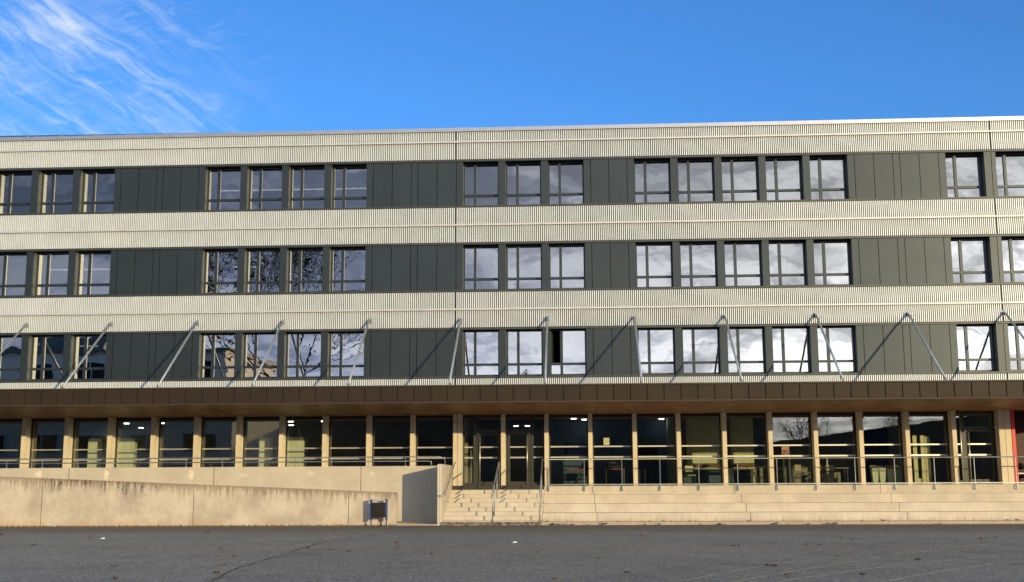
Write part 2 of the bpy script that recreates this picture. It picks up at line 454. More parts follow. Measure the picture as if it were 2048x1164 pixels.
# ------------------------------------------------------------------ the school building
XL, XR = -30.2, 24.0
school = thing('school_building', (0, 0, 0), 'long three storey school block with ribbed pale bands, dark panels and brown canopy', 'building')
WIN = [(-28.27, -26.66), (-26.355+.2, -24.467), (-24.158, -22.549), (-22.243, -20.633), (-16.487, -14.885), (-14.588, -13.003), (-12.703, -11.089), (-10.785, -9.195),
       (-4.888, -3.319), (-3.007, -1.434), (-1.128, .45), (2.653, 4.253), (4.557, 6.166), (6.47, 8.09), (8.388, 9.998), (10.3, 11.921),
       (16.124, 17.767), (18.256, 19.90), (20.17, 21.80)]
FLO = [(6.049, 8.229), (9.815, 11.991), (13.588, 15.745)]
BANDS = [(5.05, 6.049), (8.229, 9.815), (11.991, 13.588), (15.745, 17.087)]
JOINTS = (-5.225, 18.05)
PITCH = .084


def ribs(x0, x1, z0, z1):
    """trapezoidal sheet: crests at y=-.045, valleys at y=0"""
    mb = MB(); mb.dark = []; n = int((x1-x0)/PITCH); p = (x1-x0)/n
    prof = []
    for i in range(n):
        a = x0+i*p
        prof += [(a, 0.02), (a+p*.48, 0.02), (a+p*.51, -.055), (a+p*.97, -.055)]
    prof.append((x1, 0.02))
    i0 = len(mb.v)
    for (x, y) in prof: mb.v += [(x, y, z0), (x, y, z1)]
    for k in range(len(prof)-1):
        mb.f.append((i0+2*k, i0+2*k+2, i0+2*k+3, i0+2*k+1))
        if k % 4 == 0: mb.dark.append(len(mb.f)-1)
    # closing strip top and bottom
    mb.box(x0, x1, .024, .05, z0, z1)
    return mb


for bi, (z0, z1) in enumerate(BANDS):
    xs = [XL] + [j for j in JOINTS] + [XR]
    for a, b_ in zip(xs, xs[1:]):
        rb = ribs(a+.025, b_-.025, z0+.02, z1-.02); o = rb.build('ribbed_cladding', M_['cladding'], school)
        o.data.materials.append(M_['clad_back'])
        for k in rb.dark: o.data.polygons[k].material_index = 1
    for j in JOINTS:
        mb = MB(); mb.box(j-.022, j+.022, -.012, .03, z0, z1)
        mb.build('movement_joint', M_['trim'], school)
    w = MB(); w.box(XL, XR, .06, .45, z0, z1); w.build('wall', M_['clad_back'], school)
    if bi:
        zr = {1: 9.035, 2: 12.781, 3: 16.552}[bi]
        r = MB(); r.box(XL, XR, -.13, -.085, zr-.035, zr+.035)
        x = XL+.5
        while x < XR: r.box(x, x+.04, -.086, -.04, zr-.02, zr+.02); x += 1.92
        r.build('facade_rail', M_['rail_alu'], school)
cap = MB(); cap.box(XL, XR, -.12, .60, 17.087, 17.20); cap.box(XL, XR, -.12, -.10, 17.03, 17.087)
cap.build('parapet_cap', M_['cap'], school)
rf = MB(); rf.box(XL, XR, .46, 16, 16.75, 16.95); rf.build('roof', M_['room'], school)
ew = MB(); ew.box(XL-.2, XL, -.05, 16, 0, 17.1); ew.box(XR, XR+.2, -.05, 16, 0, 17.1); ew.box(XL, XR, 16, 16.3, 0, 17.1)
ew.build('outer_wall', M_['clad_back'], school)

# trims, panels, piers
PG = .012
for fi, (z0, z1) in enumerate(FLO):
    t = MB(); t.box(XL, XR, -.05, .10, z1-.075, z1); t.build('lintel_trim', M_['trim'], school)
    t = MB(); t.box(XL, XR, -.06, .12, z0, z0+.075); t.box(XL, XR, .12, .47, z0, z0+.06); t.build('sill_trim', M_['trim'], school)
    a0, a1 = z0+.08, z1-.08
    xs = [(XL, XL)] + WIN + [(XR, XR)]
    for (l0, l1), (r0, r1) in zip(xs, xs[1:]):
        gapw = r0-l1
        bk = MB(); bk.box(l1+.03, r0-.03, .055, .44, z0+.06, z1)
        if gapw > .05: bk.build('panel_backing', M_['black'], school)
        segs = []
        if gapw < .8:
            jn = [j for j in JOINTS if l1 < j < r0]
            if jn and gapw > .4: segs = [(l1, l1+.30, 0), (l1+.30, r0, 0)]
            else: segs = [(l1, r0, 0)]
            nm = 'pier'
        elif gapw < 3:
            pw = .30; aw = (gapw-2*pw)/2
            segs = [(l1, l1+pw, 0), (l1+pw, l1+pw+aw, 1), (l1+pw+aw, r0-pw, 1), (r0-pw, r0, 0)]
        else:
            pw = .30; aw = (gapw-3*pw)/4; x = l1; segs = []
            for wd, k in ((pw, 0), (aw, 1), (aw, 1), (pw, 0), (aw, 1), (aw, 1), (pw, 0)):
                segs.append((x, x+wd, k)); x += wd
        for s0, s1, k in segs:
            p = MB(); p.box(s0+(PG if s0 > l1+.01 else 0), s1-(PG if s1 < r0-.01 else 0), .0, .045, a0, a1)
            if k == 0:   # pier returns into the openings
                if abs(s0-l1) < .01: p.box(s0, s0+.02, .045, .12, a0, a1)
                if abs(s1-r0) < .01: p.box(s1-.02, s1, .045, .12, a0, a1)
            p.build('cladding_panel' if k else 'pier', M_['dark'], school)

    # windows
    for wi, (x0, x1) in enumerate(WIN):
        openw = (fi == 0 and wi == 10)
        YG = .45
        f = MB(); b0, b1 = z0+.06, z1-.02
        fw = .055; y0, y1 = YG-.06, YG+.05
        f.box(x0+.01, x0+.07, y0, y1, b0, b1); f.box(x1-.06, x1-.01, y0, y1, b0, b1)
        f.box(x0+.07, x1-.06, y0, y1, b0, b0+.12); f.box(x0+.07, x1-.06, y0, y1, b1-.09, b1)
        mx0, mx1 = x0+.45, x0+.57
        f.box(mx0, mx1, y0-.015, y1-.03, b0+.12, b1-.09)
        zt = z0+.57
        f.box(x0+.07, mx0, y0-.02, y1, zt, zt+.10); f.box(mx1, x1-.06, y0-.02, y1, zt, zt+.10)
        wo = f.build('window', M_['dark'], school)
        if openw: tag(wo, 'window with its narrow side pane swung open')
        gl = MB()
        for a, b_, c_, d_ in ((x0+.07, mx0, b0+.12, zt), (mx1, x1-.06, b0+.12, zt), (mx1, x1-.06, zt+.10, b1-.09), (x0+.07, mx0, zt+.10, b1-.09)):
            if openw and a < x0+.1 and c_ > zt: continue
            gl.box(a-.005, b_+.005, YG-.008, YG+.008, c_-.005, d_+.005)
        gl.build('glass_pane', M_['glass_up'], wo)
        if openw:
            s = MB(); hx, hy = x0+.09, YG+.06
            ang = R(80); dx, dy = math.cos(ang), math.sin(ang); L = .36
            s.hexa([(hx, hy, zt+.11), (hx+dx*L, hy+dy*L, zt+.11), (hx+dx*L-.04*dy, hy+dy*L+.04*dx, zt+.11), (hx-.04*dy, hy+.04*dx, zt+.11),
                    (hx, hy, b1-.1), (hx+dx*L, hy+dy*L, b1-.1), (hx+dx*L-.04*dy, hy+dy*L+.04*dx, b1-.1), (hx-.04*dy, hy+.04*dx, b1-.1)])
            s.build('open_sash', M_['frame'], wo)
        rv = MB(); rv.box(x0-.02, x0, .12, YG+.05, b0, b1); rv.build('reveal', M_['reveal'], wo)
        rv = MB(); rv.box(x1, x1+.02, .12, YG+.05, b0, b1); rv.build('reveal', M_['reveal'], wo)
        wl = MB(); yl = YG+.055
        wl.box(x0-.03, x0+.045, yl, yl+.24, b0, b1); wl.box(x1-.045, x1+.03, yl, yl+.24, b0, b1)
        wl.box(x0+.045, x1-.045, yl, yl+.24, b0-.02, b0+.03); wl.box(x0-.03, x0+.02, yl+.34, yl+.40, b0, b1-.25)
        wl.build('timber_lining', M_['wood'], wo)
    rm = MB()
    rm.box(XL, XR, .70, 9, z0-.25, z0-.10); rm.box(XL, XR, .85, 9, z1+.30, z1+.45); rm.box(XL, XR, 9, 9.2, z0-.1, z1+.3)
    for xw in (-18.6, -6.8, 1.6, 14.2): rm.box(xw-.08, xw+.08, .75, 9, z0-.1, z1+.3)
    rm.build('classroom_shell', M_['room'], school)

for xa, xb, yy, zz in ((-17.1, -9.4, 4.0, 15.56), (-25.2, -20.9, 4.0, 11.80), (-16.3, -15.1, 4., 11.8), (-9.9, -9.3, 4., 11.8), (-24.2, -22.7, 4.0, 8.10), (-20.9, -19.9, 4.0, 8.10)):
    l = MB(); x = xa
    while x < xb-.05: l.box(x, x+.16, yy, yy+.10, zz, zz+.035); x += .19
    l.build('strip_light', M_['tube'], school)

# ------------------------------------------------------------------ canopy
YC = -4.8
zt_, zb_ = 5.375, 4.678
c = MB(); c.box(XL, XR, YC+.03, YC+.10, zb_+.03, zt_-.05)
canopy = c.build('canopy', M_['black'], school)
c = MB(); c.box(XL, XR, YC-.01, YC+.6, zt_-.05, zt_); c.build('canopy_edge', M_['bronze_lip'], canopy)
c = MB(); c.box(XL, XR, YC-.01, YC+.12, zb_, zb_+.05); c.build('canopy_lip', M_['bronze_lip'], canopy)
c = MB()
c.hexa([(XL, YC+.6, 5.12), (XR, YC+.6, 5.12), (XR, .0, 5.04), (XL, .0, 5.04), (XL, YC+.6, 5.22), (XR, YC+.6, 5.22), (XR, -.0, 5.14), (XL, -.0, 5.14)])
c.build('canopy_roof', M_['trim'], canopy)
pn = MB(); x = -29.9 + .11; fs = .6466
x0f = -22.495 - fs*11
k = 0
while x0f + k*fs < XR-.1:
    a = x0f+k*fs
    pn.box(a+.022, a+fs-.022, YC, YC+.03, zb_+.06, zt_-.075); k += 1
pn.build('fascia_panels', M_['bronze'], canopy)
# soffit boards with open joints, falling slightly to the wall
sf = MB(); sw = 1.93
x = XL+.15
def zs(y): return zb_+.01 + (y-YC)*(4.53-zb_)/(1.5-YC)
while x < XR:
    for ya, yb in ((YC+.12, -2.7), (-2.7, -.6), (-.6, 1.62)):
        a, b_ = x+.008, min(x+sw, XR)-.008
        ya2, yb2 = ya+.006, yb-.006
        sf.hexa([(a, ya2, zs(ya2)), (b_, ya2, zs(ya2)), (b_, yb2, zs(yb2)), (a, yb2, zs(yb2)), (a, ya2, zs(ya2)+.03), (b_, ya2, zs(ya2)+.03), (b_, yb2, zs(yb2)+.03), (a, yb2, zs(yb2)+.03)])
    x += sw
sf.build('soffit', M_['soffit'], canopy)
sb = MB(); sb.hexa([(XL, YC+.1, zs(YC)+.06), (XR, YC+.1, zs(YC)+.06), (XR, 1.7, zs(1.7)+.06), (XL, 1.7, zs(1.7)+.06), (XL, YC+.1, zs(YC)+.09), (XR, YC+.1, zs(YC)+.09), (XR, 1.7, zs(1.7)+.09), (XL, 1.7, zs(1.7)+.09)])
sb.build('soffit_backing', M_['black'], canopy)
for lx in (-26.4, -22.4, -18.4, -14.31, -10.2, -6.11, -2.07, 1.99, 6.1, 10.26, 14.43, 18.6):
    for yy in (-3.2, .2):
        d = MB(); zz = zs(yy); d.tube((lx, yy, zz-.012), (lx, yy, zz+.005), .13, n=16); d.build('recessed_downlight', M_['lamp_dim'], canopy, True)

# tie rods
for rx in (-28.05, -24.22, -20.42, -16.56, -12.76, -8.95, -4.96, -1.21, 2.53, 6.38, 10.23, 14.11, 18.12, 21.95):
    r = MB(); top = Vector((rx, -.20, 8.58)); bot = Vector((rx, YC+.12, 5.42))
    r.tube(top, bot, .046, n=10)
    ro = r.build('tie_rod', M_['galv'], school, True)
    b_ = MB(); b_.box(rx-.012, rx+.012, -.24, -.045, 8.50, 8.66); b_.box(rx-.07, rx+.07, -.055, -.046, 8.47, 8.69)
    b_.box(rx-.03, rx-.012, YC+.05, YC+.22, 5.376, 5.50); b_.box(rx+.012, rx+.03, YC+.05, YC+.22, 5.376, 5.50); b_.tube((rx-.035, -.2, 8.58), (rx+.035, -.2, 8.58), .065, n=10)
    b_.build('bracket', M_['galv'], ro)

# ------------------------------------------------------------------ ground floor: columns and glazing
PZ = 1.45
COL = [-30.5, -28.55, -26.62, -24.688, -22.744, -20.79, -18.83, -16.901, -15.001, -13.087, -11.159, -9.216, -7.281, -5.398, -3.305, -1.415, .488, 2.405, 4.293, 6.258, 8.215, 10.143, 12.063, 14.017, 15.984, 17.942, 20.15, 22.08]
CW = .18
faces = []
for cx in COL:
    dbl = cx in (-5.398, 17.942)
    w = CW*2+.02 if cx == -5.398 else (.50 if dbl else CW)
    c = MB()
    if dbl:
        h = w/2
        c.box(cx, cx+h-.008, 1.0, 1.56, PZ, 4.62); c.box(cx+h+.008, cx+w, 1.0, 1.56, PZ, 4.62)
    else: c.box(cx, cx+w, 1.0, 1.56, PZ, 4.62)
    c.box(cx+.01, cx+w-.01, 1.63, 1.85, PZ, 4.5)
    c.build('column', M_['col'], school)
    faces.append((cx, cx+w))
YG = 1.58
gfw = MB(); gfw.box(XL, XR, 1.50, 1.72, 4.50, 5.05); gfw.build('header_wall', M_['black'], school)


def bay(xa, xb):
    f = MB()
    f.box(xa, xa+.06, YG-.05, YG+.04, PZ, 4.5); f.box(xb-.06, xb, YG-.05, YG+.04, PZ, 4.5)
    f.box(xa+.06, xb-.06, YG-.05, YG+.04, PZ, PZ+.06); f.box(xa+.06, xb-.06, YG-.05, YG+.04, 4.42, 4.5)
    fo = f.build('shopfront_window', M_['frame'], school)
    p = MB(); p.box(xa+.055, xb-.055, YG-.008, YG+.008, PZ+.055, 4.425); p.build('glass_pane', M_['glass_gf'], fo)
    s = MB(); s.box(xa+.06, xb-.06, YG-.014, YG-.010, 3.115, 3.175); s.box(xa+.06, xb-.06, YG-.014, YG-.010, 2.655, 2.72)
    s.build('frosted_strip', M_['frost'], fo)


def door_bay(xa, xb, side_left, sw):
    """fixed sidelight + glazed door with long pull"""
    if side_left: s0, s1, d0, d1 = xa, xa+sw, xa+sw, xb
    else: d0, d1, s0, s1 = xa, xb-sw, xb-sw, xb
    f = MB(); D = M_['doorm']
    f.box(s0, s0+.06, YG-.06, YG+.04, PZ, 4.5); f.box(s1-.07, s1, YG-.08, YG+.04, PZ, 4.5)
    f.box(s0+.06, s1-.07, YG-.06, YG+.04, PZ, PZ+.15); f.box(s0+.06, s1-.07, YG-.06, YG+.04, 4.42, 4.5)
    fo = f.build('sidelight', D, school)
    p = MB(); p.box(s0+.055, s1-.065, YG-.008, YG+.008, PZ+.145, 4.425); p.build('glass_pane', M_['glass_gf'], fo)
    s = MB(); s.box(s0+.06, s1-.07, YG-.014, YG-.010, 3.115, 3.175); s.box(s0+.06, s1-.07, YG-.014, YG-.010, 2.655, 2.72); s.build('frosted_strip', M_['frost'], fo)
    f = MB(); DT = 3.80
    f.box(d0, d0+.06, YG-.07, YG+.05, PZ, 4.5); f.box(d1-.06, d1, YG-.07, YG+.05, PZ, 4.5)
    f.box(d0+.06, d1-.06, YG-.07, YG+.05, 4.42, 4.5); f.box(d0+.06, d1-.06, YG-.07, YG+.05, DT, DT+.10)
    fo = f.build('door_frame', D, school)
    p = MB(); p.box(d0+.055, d1-.055, YG-.008, YG+.008, DT+.095, 4.425); p.build('glass_pane', M_['glass_gf'], fo)
    f = MB(); a, b_ = d0+.075, d1-.075
    f.box(a, a+.11, YG-.045, YG+.02, PZ+.02, DT-.02); f.box(b_-.11, b_, YG-.045, YG+.02, PZ+.02, DT-.02)
    f.box(a+.11, b_-.11, YG-.045, YG+.02, PZ+.02, PZ+.20); f.box(a+.11, b_-.11, YG-.045, YG+.02, DT-.12, DT-.02)
    do = f.build('door', D, school)
    p = MB(); p.box(a+.105, b_-.105, YG-.008, YG+.008, PZ+.195, DT-.115); p.build('glass_pane', M_['glass_gf'], do)
    s = MB(); s.box(a+.11, b_-.11, YG-.014, YG-.010, 3.115, 3.175); s.box(a+.11, b_-.11, YG-.014, YG-.010, 2.655, 2.72); s.build('frosted_strip', M_['frost'], do)
    hx = a+.14 if side_left else b_-.14
    h = MB(); h.tube((hx, YG-.13, PZ+.10), (hx, YG-.13, DT-.06), .020, n=10)
    for zz in (PZ+.35, 2.6, DT-.35): h.tube((hx, YG-.13, zz), (hx, YG-.04, zz), .010, n=6)
    h.build('pull_handle', M_['steel'], do, True)
    h = MB(); hh = hx-.09 if side_left else hx+.09
    h.box(hh-.03, hh+.03, YG-.055, YG-.045, DT-.13, DT-.05); h.build('door_sticker', M_['frost'], do)


for (a0, a1), (b0, b1) in zip(faces, faces[1:]):
    if abs(a0+5.398) < .01: door_bay(a1, b0, True, .54)
    elif abs(a0+3.305) < .01: door_bay(a1, b0, False, .56)
    elif abs(a0-15.984) < .01: door_bay(a1, b0, True, .42)
    elif a0 > 17.9: continue
    else: bay(a1, b0)
# red lined recess at the far right
rr = MB(); rr.box(18.46, 18.60, .98, 1.9, PZ, 4.62); rr.build('red_wall', M_['red'], school)
rr = MB(); rr.box(18.60, XR, 3.2, 3.4, PZ, 4.7); rr.box(18.46, 18.60, 1.9, 3.2, PZ, 4.7); rr.build('recess_wall', M_['red_shaded'], school)
# slim post in front of the right door
pp = MB(); pp.tube((16.36, 1.12, PZ), (16.36, 1.12, 4.5), .025, n=8); pp.build('slim_post', M_['steel'], school, True)

# hall interior shell
h = MB(); h.box(XL, 18.4, 1.66, 14, PZ-.15, PZ); h.build('hall_floor', M_['int_floor'], school)
h = MB(); h.box(XL, 18.4, 1.73, 14, 4.56, 4.7); h.build('hall_ceiling', M_['int_ceil'], school)
h = MB(); h.box(XL, -5.0, 12, 12.2, PZ, 4.56); h.box(-5.0, -1.4, 13.8, 14, PZ, 4.56); h.box(8.3, 14., 10., 10.2, PZ, 4.56); h.build('back_wall', M_['int_grey'], school)
h = MB(); h.box(-1.3, 4.25, 6.4, 6.6, PZ, 4.56); h.build('back_wall', M_['int_blue'], school)
h = MB(); h.box(4.4, 8.3, 6.0, 6.2, PZ, 4.56); h.build('back_wall', M_['int_green'], school)
h = MB(); h.box(14.60, 14.77, 2.1, 2.14, PZ, 3.55); h.box(14.93, 15.105, 2.1, 2.14, PZ, 3.55); h.box(15.125, 15.32, 2.1, 2.14, PZ, 3.5); h.box(14.6, 15.32, 2.16, 2.2, PZ, 1.7); h.build('yellow_screen_wall', M_['int_yel'], school)
h = MB(); h.box(4.25, 4.4, 1.8, 8, PZ, 4.56); h.box(-1.45, -1.3, 3.2, 8, PZ, 4.56); h.box(-5.1, -4.95, 3.2, 13, PZ, 4.56); h.box(15.1, 18.4, 8, 8.2, PZ, 4.56); h.box(18.3, 18.44, 2, 8, PZ, 4.7); h.build('partition_wall', M_['int_grey'], school)
h = MB()
for bx in (4.95, 7.0): h.box(bx, bx+.18, 5.7, 5.98, PZ, 4.5)
h.box(4.4, 8.3, 5.85, 5.99, 2.28, 2.40); h.build('brown_frame', M_['int_brown'], school)
h = MB(); h.box(-.6, .55, 6.33, 6.39, 2.75, 3.45); h.build('notice_board', pmat('board_blue', (.015, .03, .12), .7), school)
h = MB(); h.box(2.6, 3.8, 6.33, 6.39, 2.45, 3.35); h.build('notice_board', M_['black'], school)
for lx, ly in ((-21.95, 6.2), (-20.2, 6.2), (-22.9, 10.7), (-24.9, 15.), (-13.7, 5.6), (-12.1, 5.6), (-14.5, 9.), (-.15, 5.0), (.35, 5.8), (4.0, 5.8), (-3.2, 11.8), (-2.6, 11.8)):
    d = MB(); d.tube((lx, ly if ly < 12 else 11.6, 4.52), (lx, ly if ly < 12 else 11.6, 4.555), .12, n=16); d.build('ceiling_lamp', M_['lamp'], school, True)

# solar panels along the left of the roof
for k in range(11):
    xa = -29.6+k*1.56
    z0 = 17.43 - .010*k
    s = MB(); s.hexa([(xa+.03, .30, 17.0), (xa+1.53, .30, 17.0), (xa+1.53, 1.2, 17.0), (xa+.03, 1.2, 17.0), (xa+.03, .34, z0), (xa+1.53, .34, z0), (xa+1.53, 1.2, z0+.02), (xa+.03, 1.2, z0+.02)])
    nm = ['leftmost', 'second from the left', 'third from the left', 'fourth from the left', 'fifth from the left', 'sixth from the left', 'seventh from the left', 'eighth from the left', 'ninth from the left', 'tenth from the left', 'eleventh and last'][k]
    o = s.build('roof_panel', M_['solar'], origin=(xa, .3, 17.0))
    tag(o, 'dark blue panel on the left roof edge, %s of the row' % nm, 'roof panel', 'dark panels along the roof edge')
    q = MB(); q.box(xa-.02, xa+.025, .27, .36, 17.2, z0+.035); q.build('clip', M_['galv'], o)

# ------------------------------------------------------------------ terraces, steps, ramp
fl = MB(); fl.box(XL, XR+6, -.18, 1.5, 1.0, PZ-.004); fl.box(-5.2, XR+6, 1.5, 1.66, 1.0, PZ-.006)
tag(fl.build('pavement', M_['conc']), kind='structure')
terr = thing('terrace_steps', (8, -3, 0), 'tall pale concrete seating steps in front of the right half of the building', 'steps')
tier_z = [1.45, 1.105, .765, .43]
XS0 = -1.38
jx = [[-20], [.665, 6.56, 12.46, 18.3], [.70, 6.60, 12.51, 18.4], [.73, 6.62, 12.56, 18.5]]
for i, z in enumerate(tier_z):
    yf = -1.17-.95*i
    zb = tier_z[i+1] if i < 3 else .11
    xs = [XS0] + [j for j in jx[i] if XS0 < j < 24] + [30]
    if i == 0: xs = [XS0, .62, 6.4, 12.3, 30]
    for a, b_ in zip(xs, xs[1:]):
        m = MB(); m.box(a+.008, b_-.008, yf, yf+.97 if i else 0., zb-.03, z - (.0 if i else .0))
        m.build('tier', M_['conc'], terr)
m = MB(); m.box(XS0, 30, -4.97-.02, -1.2, -.2, .11)
m.build('base_slab', M_['conc'], terr)
m = MB(); m.box(XS0+.02, 30, -4.0, -1.25, .0, .40); m.build('core', M_['black'], terr)

st = thing('entrance_steps', (-3.3, -3, 0), 'flight of pale concrete entrance steps with black top riser between two handrails', 'steps')
sx0, sx1 = -5.20, XS0
zr = [1.45, 1.315, 1.147, .98, .815, .65, .49, .33, .175, .055]
ys = [-1.17 - .475*i for i in range(9)]
m = MB(); m.box(sx0, sx1, ys[0], .97, zr[1], 1.485)
m.build('black_threshold', M_['black_stone'], st)
for i in range(1, 9):
    m = MB(); m.box(sx0, sx1-.002, ys[i-1]-.475, -1.0, zr[i+1]-.02 if i < 8 else -.1, zr[i])
    m.build('step', M_['conc'], st)
m = MB(); m.box(sx0, sx1, -5.08, -4.9, -.1, .13); m.build('foot_course', pmat('dirty_foot_concrete', (.13, .11, .085), .9, 0, .7, 9.), st)
sw_ = MB(); sw_.box(-5.365, -5.203, -5.0, -1.0, -.1, 2.315)
tag(sw_.build('stair_wall', M_['conc_wall'], origin=(-5.28, -3, 0)), 'tall slim concrete side wall left of the entrance steps', 'wall')
bw = MB(); bw.box(XL-8, -5.367, -2.6, -2.38, -.1, 2.285)
tag(bw.build('parapet_wall', M_['conc_back'], origin=(-18, -2.5, 0)), 'smooth concrete retaining wall with pale lime patches behind the ramp', 'wall')
ftop = lambda x: 1.93 - .0437*(x+22.5)
fw_ = MB(); x0, x1 = -38, -6.935
fw_.hexa([(x0, -5.0, -.1), (x1, -5.0, -.1), (x1, -4.78, -.1), (x0, -4.78, -.1), (x0, -5.0, ftop(x0)), (x1, -5.0, ftop(x1)), (x1, -4.78, ftop(x1)), (x0, -4.78, ftop(x0))])
tag(fw_.build('ramp_wall', M_['conc_front'], origin=(-15, -4.9, 0)), 'long low stained concrete ramp wall with sloping top and black streaks', 'wall')
rp = MB(); rp.hexa([(x0, -4.78, -.1), (-5.37, -4.78, -.1), (-5.37, -2.6, -.1), (x0, -2.6, -.1), (x0, -4.78, 1.3), (-5.37, -4.78, .03), (-5.37, -2.6, .03), (x0, -2.6, 1.3)])
tag(rp.build('ramp', M_['conc']), kind='structure')
kb = MB(); kb.box(-6.93, -5.37, -5.0, -4.79, -.1, .05)
tag(kb.build('kerb', M_['conc']), kind='structure')

# ------------------------------------------------------------------ railings
bal = thing('terrace_railing', (8, -1.17, 0), 'galvanised railing with slim posts along the terrace edge and down the steps', 'railing')
RX = [-1.196, .283, 1.828, 3.389, 4.975, 6.555, 8.15, 9.73, 11.303, 12.892, 14.484, 16.08, 17.72, 19.3, 20.9, 22.5]
t = MB(); YR = -1.22
t.path([(-1.45, -5.0, .0), (-1.45, -5.0, 1.13), (-1.45, -4.96, 1.20), (-1.45, -1.50, 2.42), (-1.45, -1.36, 2.50), (-1.43, -1.26, 2.535), (-1.36, YR, 2.54), (24, YR, 2.54)], .022, 10)
t.build('handrail', M_['galv'], bal, True)
t = MB(); t.box(-1.15, 24, YR-.02, YR+.02, 1.485, 1.53); t.build('bottom_rail', M_['galv'], bal)
for x in RX:
    t = MB(); t.box(x-.009, x+.009, YR-.025, YR+.025, 1.24, 2.52)
    po = t.build('post', M_['galv'], bal)
    t = MB(); t.box(x-.075, x+.03, -1.20, -1.171, 1.24, 1.42); t.box(x-.06, x-.04, -1.25, -1.2, 1.36, 1.39); t.box(x-.06, x-.04, -1.25, -1.2, 1.27, 1.30)
    t.build('base_plate', M_['galv'], po)
for y, zt2, zb2 in ((-3.45, 1.72, .49), (-2.4, 2.10, .83)):
    t = MB(); t.tube((-1.45, y, zb2), (-1.45, y, zt2), .016, n=8); t.build('post', M_['galv'], bal, True)

chr_ = thing('stair_handrail', (-3.25, -3, 0), 'free standing steel handrail rising up the middle of the entrance steps', 'handrail')
t = MB(); cx = -3.25
t.path([(cx, -5.0, 0.), (cx, -5.0, 1.15), (cx, -4.95, 1.24), (cx, -1.55, 2.40), (cx, -1.35, 2.47), (cx, -1.22, 2.45), (cx, -1.16, 2.36), (cx, -1.16, 1.45)], .026, 10)
t.build('rail', M_['galv'], chr_, True)
for y, zt2, zb2 in ((-4.05, 1.53, .33), (-2.45, 2.08, .82)):
    t = MB(); t.tube((cx, y, zb2), (cx, y, zt2), .020, n=8); t.build('post', M_['galv'], chr_, True)
whr = thing('wall_handrail', (-5.1, -3, 1.8), 'steel handrail fixed on the tall side wall left of the steps', 'handrail')
t = MB(); t.path([(-5.32, -5.05, 1.12), (-5.15, -5.05, 1.12), (-5.09, -4.98, 1.14), (-5.09, -4.7, 1.23), (-5.09, -1.2, 2.42), (-5.09, -.85, 2.46)], .022, 8)
t.build('rail', M_['galv'], whr, True)
for y in (-4.5, -3.4, -2.3, -1.35):
    zz = 1.23+(y+4.7)*.34
    t = MB(); t.tube((-5.09, y, zz-.02), (-5.12, y, zz-.10), .008, n=6); t.tube((-5.12, y, zz-.1), (-5.203, y, zz-.1), .008, n=6); t.tube((-5.21, y, zz-.1), (-5.195, y, zz-.1), .035, n=10)
    t.build('bracket', M_['galv'], whr)

rr_ = thing('ramp_railing', (-15, -2.5, 2.28), 'grey two bar steel railing on top of the concrete wall left of the entrance', 'railing')
yr = -2.5
t = MB(); t.path([(XL-7, yr, 2.655), (-5.75, yr, 2.655), (-5.55, yr+.03, 2.64), (-5.42, yr+.12, 2.60), (-5.38, yr+.2, 2.5), (-5.38, yr+.2, 2.29)], .021, 8); t.build('handrail', M_['galv'], rr_, True)
t = MB(); t.path([(XL-7, yr, 2.48), (-6.0, yr, 2.48), (-5.92, yr, 2.46), (-5.90, yr, 2.29)], .020, 8); t.build('lower_rail', M_['galv'], rr_, True)
px_ = -23.546-1.512*4
while px_ < -6.5:
    t = MB(); t.box(px_-.008, px_+.008, yr-.025, yr+.025, 2.286, 2.64); t.tube((px_, yr, 2.284), (px_, yr, 2.30), .06, n=10)
    t.build('post', M_['galv'], rr_); px_ += 1.5085

# ------------------------------------------------------------------ litter bin
lb = thing('litter_bin', (-7.55, -5.4, 0), 'black open topped litter bin hung between two blue posts by the ramp wall', 'litter bin')
bx0, bx1 = -7.835, -7.265
for s, xx in ((-1, bx0), (1, bx1)):
    p = MB(); a = xx-.035 if s < 0 else xx-.02
    p.box(a, a+.055, -5.50, -5.28, .22, 1.0); p.box(a+.01, a+.045, -5.42, -5.36, 0., .22)
    p.build('post', M_['blue'], lb)
b_ = MB()
N = 28; rx, ry = .262, .16; cyy = -5.39
for zz0, zz1 in ((.32, .875),):
    ring = []
    for k in range(N):
        t = 2*math.pi*k/N
        cxx = math.copysign(abs(math.cos(t))**.22, math.cos(t))*rx; sy_ = math.copysign(abs(math.sin(t))**.22, math.sin(t))*ry
        ring.append((-7.55+cxx, cyy+sy_))
    for k in range(N):
        (xa, ya), (xb, yb) = ring[k], ring[(k+1) % N]
        b_.quad((xa, ya, zz0), (xb, yb, zz0), (xb, yb, zz1), (xa, ya, zz1))
        xa2, ya2, xb2, yb2 = -7.55+(xa+7.55)*.93, cyy+(ya-cyy)*.93, -7.55+(xb+7.55)*.93, cyy+(yb-cyy)*.93
        b_.quad((xb2, yb2, zz0+.02), (xa2, ya2, zz0+.02), (xa2, ya2, zz1), (xb2, yb2, zz1))
        b_.quad((xa, ya, zz1), (xb, yb, zz1), (xb2, yb2, zz1), (xa2, ya2, zz1))
    b_.quad(*[(x, y, zz0) for x, y in reversed(ring)])
b_.build('container', M_['blackpaint'], lb)
p = MB(); p.box(bx0, bx1, -5.40, -5.37, .975, .998); p.build('top_bar', M_['steel'], lb)

